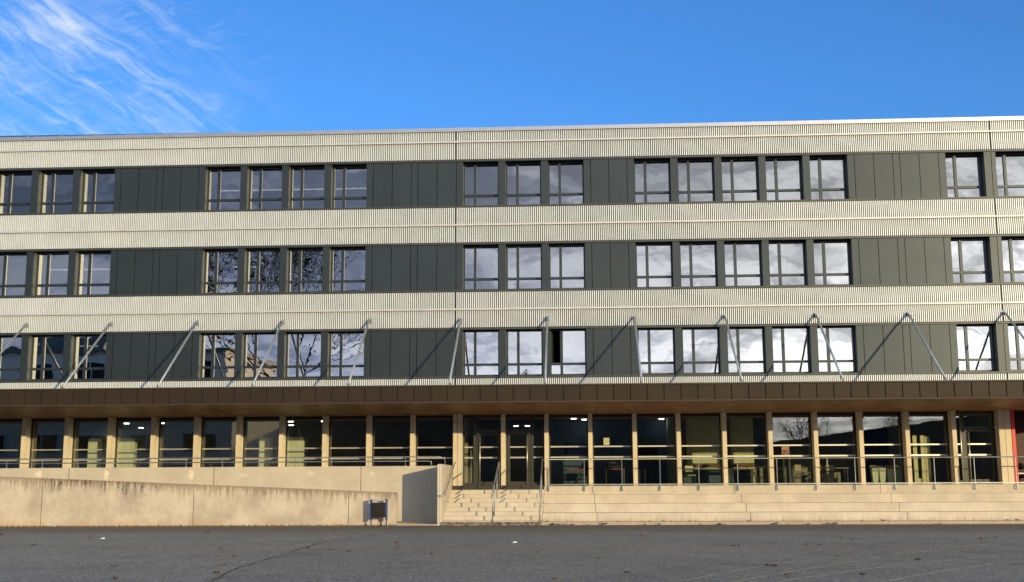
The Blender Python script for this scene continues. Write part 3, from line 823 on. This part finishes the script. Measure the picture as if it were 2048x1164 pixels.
# ------------------------------------------------------------------ camera sensor, posters
scm = thing('security_camera', (17.93, 1.3, 3.85), 'small white camera fixed on the side of the double column at the right end', 'camera')
s = MB(); s.box(17.80, 17.925, 1.18, 1.24, 3.83, 3.87); s.build('housing', M_['white'], scm)
s = MB(); s.tube((17.80, 1.21, 3.85), (17.77, 1.21, 3.85), .025, n=8); s.build('lens', M_['black'], scm)
s = MB(); s.box(1.155, 1.415, 1.60, 1.603, 3.20, 3.52)
tag(s.build('paper_notice', M_['paper'], origin=(1.27, 1.6, 3.36)), 'blank pale sheet of paper taped inside the glass right of the entrance', 'notice')
s = thing('poster', (9.05, 1.6, 2.9), 'pink and grey poster stuck between the two frosted strips', 'poster')
q = MB(); q.box(8.86, 9.18, 1.60, 1.603, 2.73, 3.10); q.build('sheet', pmat('poster_pink', (.52, .36, .32), .8), s)
q = MB(); q.box(8.89, 9.15, 1.597, 1.5995, 2.76, 2.95); q.build('picture', pmat('poster_picture', (.30, .12, .16), .8, 0, .9, 14.), s)

# ------------------------------------------------------------------ things inside the hall
def cabinet(x0, x1, y0, y1, z1, label, grp='pale cabinets behind the left windows'):
    t = thing('cabinet', ((x0+x1)/2, y0, PZ), label, 'cabinet', grp)
    m = MB(); m.box(x0, x1, y0, y1, PZ, z1); m.build('body', M_['cab'], t)
    m = MB(); n = 2
    for k in range(n):
        a = x0+(x1-x0)*k/n; b2 = x0+(x1-x0)*(k+1)/n
        m.box(a+.012, b2-.012, y0-.015, y0-.001, PZ+.06, z1-.02)
    m.build('door', M_['cab'], t)
    return t


cabinet(-22.22, -21.58, 2.4, 2.9, 3.68, 'narrow pale green cabinet behind the third window bay from the left end')
cabinet(-20.92, -20.08, 2.4, 3.4, 3.68, 'wide pale green cabinet behind the window bay with three ceiling lamps')
cabinet(-14.33, -13.84, 2.4, 2.9, 3.68, 'narrow pale green cabinet standing in front of a dark gap in the mid left window')
cabinet(-13.07, -12.30, 2.4, 3.2, 3.68, 'wide pale green cabinet left of the dark entrance hall windows')


def wheelie(x, y, label, mat, lid):
    t = thing('recycling_bin', (x, y, PZ), label, 'wheeled bin', 'wheeled bins behind the right windows')
    w0, w1, d0, d1, h = .105, .14, .16, .20, .66
    m = MB(); m.hexa([(x-w0, y-d0, PZ+.06), (x+w0, y-d0, PZ+.06), (x+w0, y+d0, PZ+.06), (x-w0, y+d0, PZ+.06), (x-w1, y-d1, PZ+h), (x+w1, y-d1, PZ+h), (x+w1, y+d1, PZ+h), (x-w1, y+d1, PZ+h)])
    m.build('body', mat, t)
    m = MB(); m.hexa([(x-w1-.02, y-d1-.03, PZ+h), (x+w1+.02, y-d1-.03, PZ+h), (x+w1+.02, y+d1, PZ+h), (x-w1-.02, y+d1, PZ+h), (x-w1, y-d1+.03, PZ+h+.05), (x+w1, y-d1+.03, PZ+h+.05), (x+w1, y+d1, PZ+h+.11), (x-w1, y+d1, PZ+h+.11)])
    m.build('lid', lid, t)
    for s in (-1, 1):
        m = MB(); m.tube((x+s*(w0-.04), y-d0+.02, PZ+.07), (x+s*(w0+.01), y-d0+.02, PZ+.05), .05, n=12); m.build('wheel', M_['tyre'], t)
    m = MB(); m.path([(x-w1+.03, y+d1+.02, PZ+h-.02), (x-w1+.03, y+d1+.05, PZ+h+.15), (x+w1-.03, y+d1+.05, PZ+h+.15), (x+w1-.03, y+d1+.02, PZ+h-.02)], .014, 6); m.build('handle', M_['white'], t)


wheelie(12.89, 2.12, 'pale slim bin, first beside the column behind the glass', M_['white'], M_['paleblue'])
wheelie(13.20, 2.12, 'pale slim bin with white handle, second from the column', M_['white'], M_['white'])
wheelie(13.55, 2.16, 'pale slim bin with yellow lid', M_['white'], M_['orange'])
wheelie(13.87, 2.16, 'grey blue slim bin right of the yellow lidded one', M_['paleblue'], M_['paleblue'])


def table(x0, x1, y0, y1, h, label, top, grp='tables inside the hall'):
    t = thing('table', ((x0+x1)/2, (y0+y1)/2, PZ), label, 'table', grp)
    m = MB(); m.box(x0, x1, y0, y1, PZ+h-.03, PZ+h); m.build('table_top', top, t)
    for x in (x0+.05, x1-.05):
        for y in (y0+.05, y1-.05):
            m = MB(); m.tube((x, y, PZ), (x, y, PZ+h-.03), .018, n=6); m.build('leg', M_['steel'], t)


def chair(x, y, rot, label, matc):
    t = thing('chair', (x, y, PZ), label, 'chair', 'chairs inside the hall')
    cs, sn = math.cos(rot), math.sin(rot)
    def L(a, b, z): return (x+a*cs-b*sn, y+a*sn+b*cs, PZ+z)
    def hx(mb, a0, a1, b0, b1, z0, z1): mb.hexa([L(a0, b0, z0), L(a1, b0, z0), L(a1, b1, z0), L(a0, b1, z0), L(a0, b0, z1), L(a1, b0, z1), L(a1, b1, z1), L(a0, b1, z1)])
    m = MB(); hx(m, -.2, .2, -.2, .2, .44, .465); m.build('seat', matc, t)
    m = MB(); hx(m, -.2, .2, .2, .225, .62, .88); m.build('backrest', matc, t)
    for a in (-.18, .18):
        m = MB(); m.tube(L(a, -.18, 0), L(a, -.16, .44), .012, n=6); m.build('leg', M_['steel'], t)
        m = MB(); m.tube(L(a, .24, 0), L(a, .19, .44), .012, n=6); m.tube(L(a, .19, .44), L(a, .215, .86), .012, n=6); m.build('leg', M_['steel'], t)


table(4.55+.1, 5.0+2.9, 3.4, 4.1, .75, 'long pale table behind the window with the green wall', M_['table'])
table(8.7, 9.9, 4.6, 5.3, .74, 'table behind the poster window', M_['table'])
table(10.55, 12.0, 3.0, 3.7, .74, 'long table with chairs left of the wheeled bins', M_['table'])
table(-.62, .30, 3.3, 4.0, .74, 'red edged table with a laptop and a seated person', M_['tablered'])
table(1.25, 2.15, 3.3, 4.0, .74, 'red edged table carrying a dark bag', M_['tablered'])
table(2.75, 3.1, 3.3, 4.0, .74, 'short red edged table end beside the blue wall', M_['tablered'])
chair(9.95, 3.2, .6, 'steel chair with low seat behind the poster window', M_['table'])
chair(8.75, 3.4, 2.6, 'tube chair left of the white posts behind the poster window', M_['navy'])
chair(11.55, 4.4, .2, 'pale yellow chair behind the long table', M_['int_yel'])
chair(10.95, 4.5, -.2, 'orange backed chair behind the long table', M_['orange'])
chair(8.0, 4.9, 1.4, 'yellow chair at the right end of the green wall', M_['int_yel'])
chair(5.2, 4.8, .2, 'pale green chair left behind the long pale table', M_['cab'])
for x, y, lab in ((9.42, 3.1, 'slim white post under the poster'), (9.75-.55, 3.3, 'thinner white post just left of another'), (10.98, 4.4, 'left white pillar behind the long table'), (11.35, 4.4, 'right white pillar behind the long table')):
    m = MB(); m.tube((x, y, PZ), (x, y, 2.62), .035, n=10)
    m.tube((x, y, PZ), (x, y, PZ+.03), .12, n=12)
    tag(m.build('barrier_post', M_['white'], origin=(x, y, PZ)), lab, 'post', 'white posts inside the hall')
cu = thing('counter', (6.4, 4.9, PZ), 'dark blue counter in front of the green wall', 'counter')
m = MB(); m.box(4.9, 8.1, 5.1, 5.5, PZ, 2.12); m.build('front', M_['int_blue'], cu)
m = MB(); m.box(4.85, 8.15, 5.0, 5.6, 2.12, 2.17); m.build('worktop', M_['table'], cu)
bb = thing('low_cupboard', (11.3, 5, PZ), 'low wooden cupboard behind the long table and white pillars', 'cupboard')
m = MB(); m.box(10.4, 12.1, 5.2, 5.6, PZ, PZ+.55); m.build('body', M_['int_grey'], bb)
m = MB(); m.box(11.35, 11.75, 5.17, 5.199, PZ+.08, PZ+.5); m.build('door', M_['int_yel'], bb)
lp = thing('laptop', (-.35, 3.55, PZ+.74), 'thin open laptop on the red edged table', 'laptop')
m = MB(); m.box(-.5, -.2, 3.45, 3.67, PZ+.741, PZ+.757); m.build('keyboard', M_['steel'], lp)
m = MB(); m.hexa([(-.5, 3.44, PZ+.76), (-.49, 3.44, PZ+.76), (-.49, 3.67, PZ+.76), (-.5, 3.67, PZ+.76), (-.58, 3.44, PZ+.97), (-.57, 3.44, PZ+.97), (-.57, 3.67, PZ+.97), (-.58, 3.67, PZ+.97)]); m.build('screen', M_['steel'], lp)
bg_ = thing('bag', (1.6, 3.65, PZ+.74), 'dark blue rucksack lying on the red edged table', 'bag')
m = MB(); m.ball((1.62, 3.65, PZ+.88), .36, .22, .145); m.build('body', M_['navy'], bg_, True)
m = MB(); m.path([(1.40, 3.5, PZ+.92), (1.5, 3.42, PZ+1.04), (1.66, 3.43, PZ+1.03), (1.78, 3.5, PZ+.94)], .014, 6); m.build('strap', M_['steel'], bg_, True)


def person(x, y, label):
    """seated figure, one skinned body"""
    t = thing('person', (x, y, PZ), label, 'person')
    P = [((0, 0, .52), .14), ((0, 0, .74), .13), ((0, .0, .98), .15), ((0, -.02, 1.10), .06), ((0, -.03, 1.17), .055),
         ((.10, -.03, .50), .095), ((.13, -.42, .49), .07), ((.13, -.44, .10), .045), ((.13, -.56, .05), .04),
         ((-.10, -.03, .50), .095), ((-.13, -.42, .49), .07), ((-.13, -.44, .10), .045), ((-.13, -.56, .05), .04),
         ((.19, 0, 1.03), .065), ((.24, -.08, .80), .048), ((.10, -.34, .79), .035),
         ((-.19, 0, 1.03), .065), ((-.24, -.08, .80), .048), ((-.12, -.34, .79), .035)]
    E = [(0, 1), (1, 2), (2, 3), (3, 4), (0, 5), (5, 6), (6, 7), (7, 8), (0, 9), (9, 10), (10, 11), (11, 12), (2, 13), (13, 14), (14, 15), (2, 16), (16, 17), (17, 18)]
    rot = R(-70)
    def W(p, s=1.): return (p[0]*math.cos(rot)-p[1]*math.sin(rot), p[0]*math.sin(rot)+p[1]*math.cos(rot), p[2])
    me = bpy.data.meshes.new('body'); me.from_pydata([W(p) for p, r in P], E, []); me.update()
    o = bpy.data.objects.new('body', me); col.objects.link(o); o.parent = t; ORG[o.name] = Vector((x, y, PZ))
    sk = o.modifiers.new('skin', 'SKIN'); sk.use_smooth_shade = True
    for v, (p, r) in zip(me.skin_vertices[0].data, P): v.radius = (r, r)
    me.skin_vertices[0].data[0].use_root = True
    o.modifiers.new('sub', 'SUBSURF').levels = 2; o.modifiers['sub'].render_levels = 2
    me.materials.append(M_['navy'])
    m = MB(); q = W((0, -.05, 1.29)); c0 = (x+q[0], y+q[1], PZ+q[2]); m.ball(c0, .082, .088, .115)
    f = W((0, -.09, 0)); n0 = (c0[0]+f[0], c0[1]+f[1], c0[2]-.01); m.ball(n0, .014, .014, .022, 6, 4)
    for s in (-1, 1):
        q2 = W((s*.085, 0, 0)); m.ball((c0[0]+q2[0], c0[1]+q2[1], c0[2]), .012, .02, .03, 6, 4)
    m.build('head', M_['skin'], t, True)
    m = MB(); q3 = W((0, .02, 0)); m.ball((c0[0]+q3[0], c0[1]+q3[1], c0[2]+.035), .094, .10, .10); m.build('hair', M_['hair'], t, True)
    for s in (-1, 1):
        m = MB(); h0 = W((s*.09, -.37, .785)); m.ball((x+h0[0], y+h0[1], PZ+h0[2]), .032, .032, .016, 8, 5)
        for k in range(4):
            a0 = W((s*.09+(k-1.5)*.017, -.39, .785)); a1 = W((s*.09+(k-1.5)*.020, -.455+abs(k-1.4)*.012, .772))
            m.tube((x+a0[0], y+a0[1], PZ+a0[2]), (x+a1[0], y+a1[1], PZ+a1[2]), .009, .007, 6)
        a0 = W((s*.065, -.37, .785)); a1 = W((s*.045, -.41, .775)); m.tube((x+a0[0], y+a0[1], PZ+a0[2]), (x+a1[0], y+a1[1], PZ+a1[2]), .010, .008, 6)
        m.build('hand', M_['skin'], t, True)
    return t


person(.30+.05, 4.25, 'person in dark navy clothes sitting at the laptop table')
stt = thing('stool', (.36, 4.25, PZ), 'plain stool under the seated person', 'stool')
m = MB(); m.tube((.36, 4.25, PZ+.38), (.36, 4.25, PZ+.41), .19, n=16); m.build('seat', M_['table'], stt)
for a in range(4):
    m = MB(); t_ = a*math.pi/2+.7; m.tube((.36+.2*math.cos(t_), 4.25+.2*math.sin(t_), PZ), (.36+.13*math.cos(t_), 4.25+.13*math.sin(t_), PZ+.38), .014, n=6); m.build('leg', M_['steel'], stt)
# white table with dark machine in the red recess
tt = thing('work_table', (19.3, 2.1, PZ), 'white table in the red lined recess at the right edge', 'table')
m = MB(); m.box(18.75, 20.4, 1.8, 2.5, PZ+.42, PZ+.47); m.build('table_top', M_['white'], tt)
for x in (18.85, 19.25, 20.3):
    m = MB(); m.box(x, x+.07, 1.85, 1.92, PZ, PZ+.42); m.build('leg', M_['white'], tt)
mm = thing('planter', (19.0, 2.1, PZ+.47), 'dark lumpy load stacked on the white table', 'load')
m = MB(); m.box(18.78, 19.25, 1.85, 2.4, PZ+.471, PZ+.53); m.build('tray', M_['blackpaint'], mm)
m = MB()
for k in range(14): m.ball((18.8+rnd.random()*.45, 1.95+rnd.random()*.4, PZ+.6+rnd.random()*.25), .09, .09, .08, 7, 5)
m.build('contents', M_['blackpaint'], mm)

# ------------------------------------------------------------------ fallen leaves
LEAF = [(-18.54, -12.84), (-18.28, -9.72), (-14.67, -15.08), (-14.34, -19.59), (-12.03, -12.09), (-8.8, -21.3), (-7.82, -30.53), (-6.47, -29.29), (-9.01, -27.57), (-7.56, -24.45), (-6.99, -27.14), (-6.72, -21.01), (-5.36, -22.63), (-8.9, -11.11), (-8.42, -12.55), (-6.68, -8.73), (-4.44, -21.19), (-4.85, -18.67), (-3.96, -26.51), (-5.95, -21.9), (-12.84, -6.43), (-10.86, -6.57), (-6.73, -15.45), (-8.09, -11.08), (-3.27, -23.84), (1.88, -14.59), (.43, -25.3), (.85, -29.28), (3.85, -20.45), (3.98, -20.40), (3.56, -27.46), (3.68, -27.53), (-.39, -30.66), (4.42, -9.9), (-.95, -23.13), (9.91, -11.07), (7.33, -16.27), (7.35, -17.73), (5.66, -20.28), (6.0, -20.06), (4.24, -25.69), (5.43, -24.9), (4.82, -29.72), (3.55, -29.75), (6.84, -25.79), (11.6, -16.32), (10.97, -17.02), (11.43, -8.63), (14.35, -10.55), (-7.27, -7.31), (-7.72, -6.3), (-4.77, -6.02), (-3.3, -6.13), (2.47, -5.81), (4.53, -5.45), (5.24, -5.77)]
KERB = [(-1.2, .16, .11), (-.95, .3, 0), (-.7, .28, 0), (-.45, .2, 0), (-.2, .18, 0), (.4, .12, 0), (.98, .3, 0), (1.5, .16, .11), (2.7, .14, .11), (3.05, .2, 0), (3.2, .14, .11), (3.5, .14, .11), (4.2, .14, .11), (4.4, .12, .11), (5.3, .22, 0), (5.5, .18, 0), (6.4, .16, .11), (7.4, .28, 0), (7.9, .14, 0), (8.6, .18, 0), (9.3, .2, 0), (9.6, .26, 0), (10.6, .12, .11), (11.4, .22, .11), (12.9, .14, .11), (13.4, .14, 0), (15.9, .2, .11), (16.3, .2, .11)]


def leaf(x, y, z, s, dark, k):
    rot = rnd.uniform(0, 6.28); mb = MB(); n = 11; P = []
    for i in range(n):
        t = 2*math.pi*i/n; rr_2 = s*(.5 if i % 2 else .28)*rnd.uniform(.8, 1.15)
        P.append((x+rr_2*math.cos(t+rot), y+rr_2*math.sin(t+rot), z+.012+rnd.uniform(0, .35)*s))
    cc = (x, y, z+.02)
    for i in range(n): mb.quad(cc, P[i], P[(i+1) % n])
    mb.tube((x, y, z+.02), (x+s*.6*math.cos(rot), y+s*.6*math.sin(rot), z+.03+s*.2), .004, n=4)
    o = mb.build('fallen_leaf', M_['leafd'] if dark else M_['leaf'], origin=(x, y, z))
    return o


for k, (x, y) in enumerate(LEAF):
    dark = k in (5, 8, 11, 12, 28, 29, 30, 31, 35, 38, 39, 40, 44) or rnd.random() < .3
    o = leaf(x, y, .008, rnd.uniform(.10, .18), dark, k)
    where = 'on the rough asphalt left of the seam' if x < -6.9 else ('on the smooth asphalt between the seam and the handrails' if x < -1.4 else 'on the smooth asphalt before the seating steps')
    tag(o, '%s leaf lying %s' % ('almost black curled dead' if dark else 'rusty brown dry', where), 'leaf', 'dead leaves scattered over the asphalt')
for k, (x, s, z) in enumerate(KERB):
    o = leaf(x, -5.12 if z == 0 else -4.985+.06, z, s*.9, rnd.random() < .25, k)
    tag(o, 'dry brown leaf %s' % ('resting on the base slab of the seating steps' if z else 'on the asphalt against the base slab of the seating steps'), 'leaf', 'dead leaves along the foot of the seating steps')

for x, y, lab in ((-14.1, -15.6, 'small white scrap of paper on the rough asphalt before the ramp wall'), (-19.0, -17.0, 'small white scrap of litter at the far left of the yard'), (-1.7, -18.4, 'tiny white scrap on the smooth asphalt below the handrails')):
    m = MB(); m.quad((x-.07, y-.04, .012), (x+.06, y-.05, .02), (x+.075, y+.04, .012), (x-.05, y+.05, .03)); m.quad((x-.05, y+.05, .03), (x+.075, y+.04, .012), (x+.02, y+.1, .05))
    tag(m.build('paper_scrap', M_['paper'], origin=(x, y, 0)), lab, 'litter', 'paper scraps on the yard')
# ------------------------------------------------------------------ what stands across the yard (seen only mirrored in the glass)
op = thing('opposite_building', (-55, -78, 0), 'tall pale four storey block across the yard mirrored in the left windows', 'building')
m = MB(); m.box(-86, -37, -92, -72, 0, 15.6); m.build('wall', pmat('render_pale', (.68, .58, .50), .9), op)
m = MB(); m.box(-86.4, -36.6, -92.4, -71.6, 15.6, 16.1); m.box(-60, -52, -88, -76, 16.1, 18.); m.build('roof', pmat('roof_grey', (.10, .10, .11), .7), op)
for fl_ in range(4):
    for k in range(8):
        xa = -83+k*5.8; m = MB(); za = 1.2+fl_*3.7
        m.box(xa, xa+3.8, -71.98, -71.9, za, za+2.1)
        w_ = m.build('window', pmat('frame_blue', (.45, .62, .72), .6) if fl_+k == 0 else bpy.data.materials['frame_blue'], op)
        m = MB(); m.box(xa+.15, xa+1.8, -71.9, -71.86, za+.15, za+1.95); m.box(xa+2.0, xa+3.65, -71.9, -71.86, za+.15, za+1.95); m.build('pane', M_['black'], w_)
wg = thing('opposite_wing', (-8, -118, 0), 'long low dark wing across the yard mirrored in the middle ground floor windows', 'building')
m = MB(); m.box(-45, 27, -126, -112, 0, 11.2); m.build('wall', pmat('wing_wall', (.06, .06, .07), .85, 0, .3, .3), wg)
m = MB(); m.box(-45.3, 27.3, -126.3, -111.7, 11.2, 11.6); m.build('roof', pmat('wing_roof', (.05, .05, .055), .7), wg)
for k in range(11):
    m = MB(); m.box(-43+k*6.3, -39+k*6.3, -111.98, -111.9, 1.2, 3.6); m.box(-43+k*6.3, -39+k*6.3, -111.98, -111.9, 5.2, 7.6); m.build('window', M_['black'], wg)
hl = thing('opposite_hall', (55, -120, 0), 'low dark hall with sloping roof across the yard mirrored in the right windows', 'building')
m = MB()
m.hexa([(28.5, -130, 0), (66, -130, 0), (66, -112, 0), (28.5, -112, 0), (28.5, -130, 6.9), (66, -130, 11.6), (66, -112, 11.6), (28.5, -112, 6.9)])
m.box(66, 120, -130, -112, 0, 11.6)
m.build('wall', pmat('hall_dark', (.06, .055, .065), .8), hl)
m = MB(); m.hexa([(28, -131, 6.85), (66, -131, 11.6), (66, -111.6, 11.6), (28, -111.6, 6.85), (28, -131, 7.1), (66, -131, 11.85), (66, -111.6, 11.85), (28, -111.6, 7.1)])
m.build('roof', bpy.data.materials['roof_grey'], hl)

bark = pmat('bark', (.04, .032, .026), .9, 0, .3, 4.)
lv = pmat('late_leaf', (.05, .036, .022), .8, 0, .4, 3.)


def tree(x, y, H, spread, seed, nleaf, label, depth=6):
    rr = random.Random(seed)
    t = thing('bare_tree', (x, y, 0), label, 'tree', 'trees across the yard')
    tr = MB(); cw = MB(); tips = []
    def grow(p, d, L, r, lev):
        n = 3; q = p
        for k in range(n):
            d = (d + Vector((rr.uniform(-1, 1), rr.uniform(-1, 1), rr.uniform(-.3, .6)))*.13).normalized()
            q2 = q + d*(L/n); r2 = r*(1-.28*(k+1)/n) if k else r*.9
            r = max(r, .028)
            (tr if lev < 2 else cw).tube(q, q2, r, r*.88, n=6 if lev < 2 else 3, caps=False)
            r *= .88
            if lev >= 2: tips.append((q2, d))
            q = q2
        if lev >= depth: return
        for k in range(3 if lev < 4 else 2):
            ax = d.orthogonal().normalized(); ax.rotate(Matrix.Rotation(rr.uniform(0, 6.28), 3, d))
            nd = d.copy(); nd.rotate(Matrix.Rotation(R(rr.uniform(14, 40))*spread, 3, ax))
            nd.z += .10; nd.normalize()
            grow(q, nd, L*rr.uniform(.66, .86), r*rr.uniform(.6, .75), lev+1)
    grow(Vector((x, y, -.1)), Vector((0, 0, 1)), H*.30, H*.021, 0)
    for k in range(nleaf):
        p, d = rr.choice(tips); s = rr.uniform(.05, .11)
        c0 = p+Vector((rr.gauss(0, .35), rr.gauss(0, .35), rr.gauss(0, .35)))
        a = Vector((rr.uniform(-1, 1), rr.uniform(-1, 1), rr.uniform(-1, 1))).normalized(); b = a.orthogonal().normalized()
        lf.quad(c0-a*s, c0-b*s*.6, c0+a*s, c0+b*s*.6) if False else cw.quad(c0-a*s, c0-b*s*.6, c0+a*s, c0+b*s*.6)
    tr.build('trunk', bark, t, True); cw.build('crown', lv, t)


tree(-27, -62, 25, 1.05, 3, 15000, 'large nearly bare plane tree across the yard mirrored left of the entrance', 7)
tree(-7.5, -78, 13.5, 1.1, 5, 500, 'small bare tree across the yard mirrored above the entrance', 5)
tree(30.5, -108, 10.5, 1.2, 8, 700, 'small bushy bare tree beside the dark hall across the yard', 5)
tree(46, -138, 15.0, 1.2, 11, 500, 'bare tree rising behind the dark hall across the yard', 5)
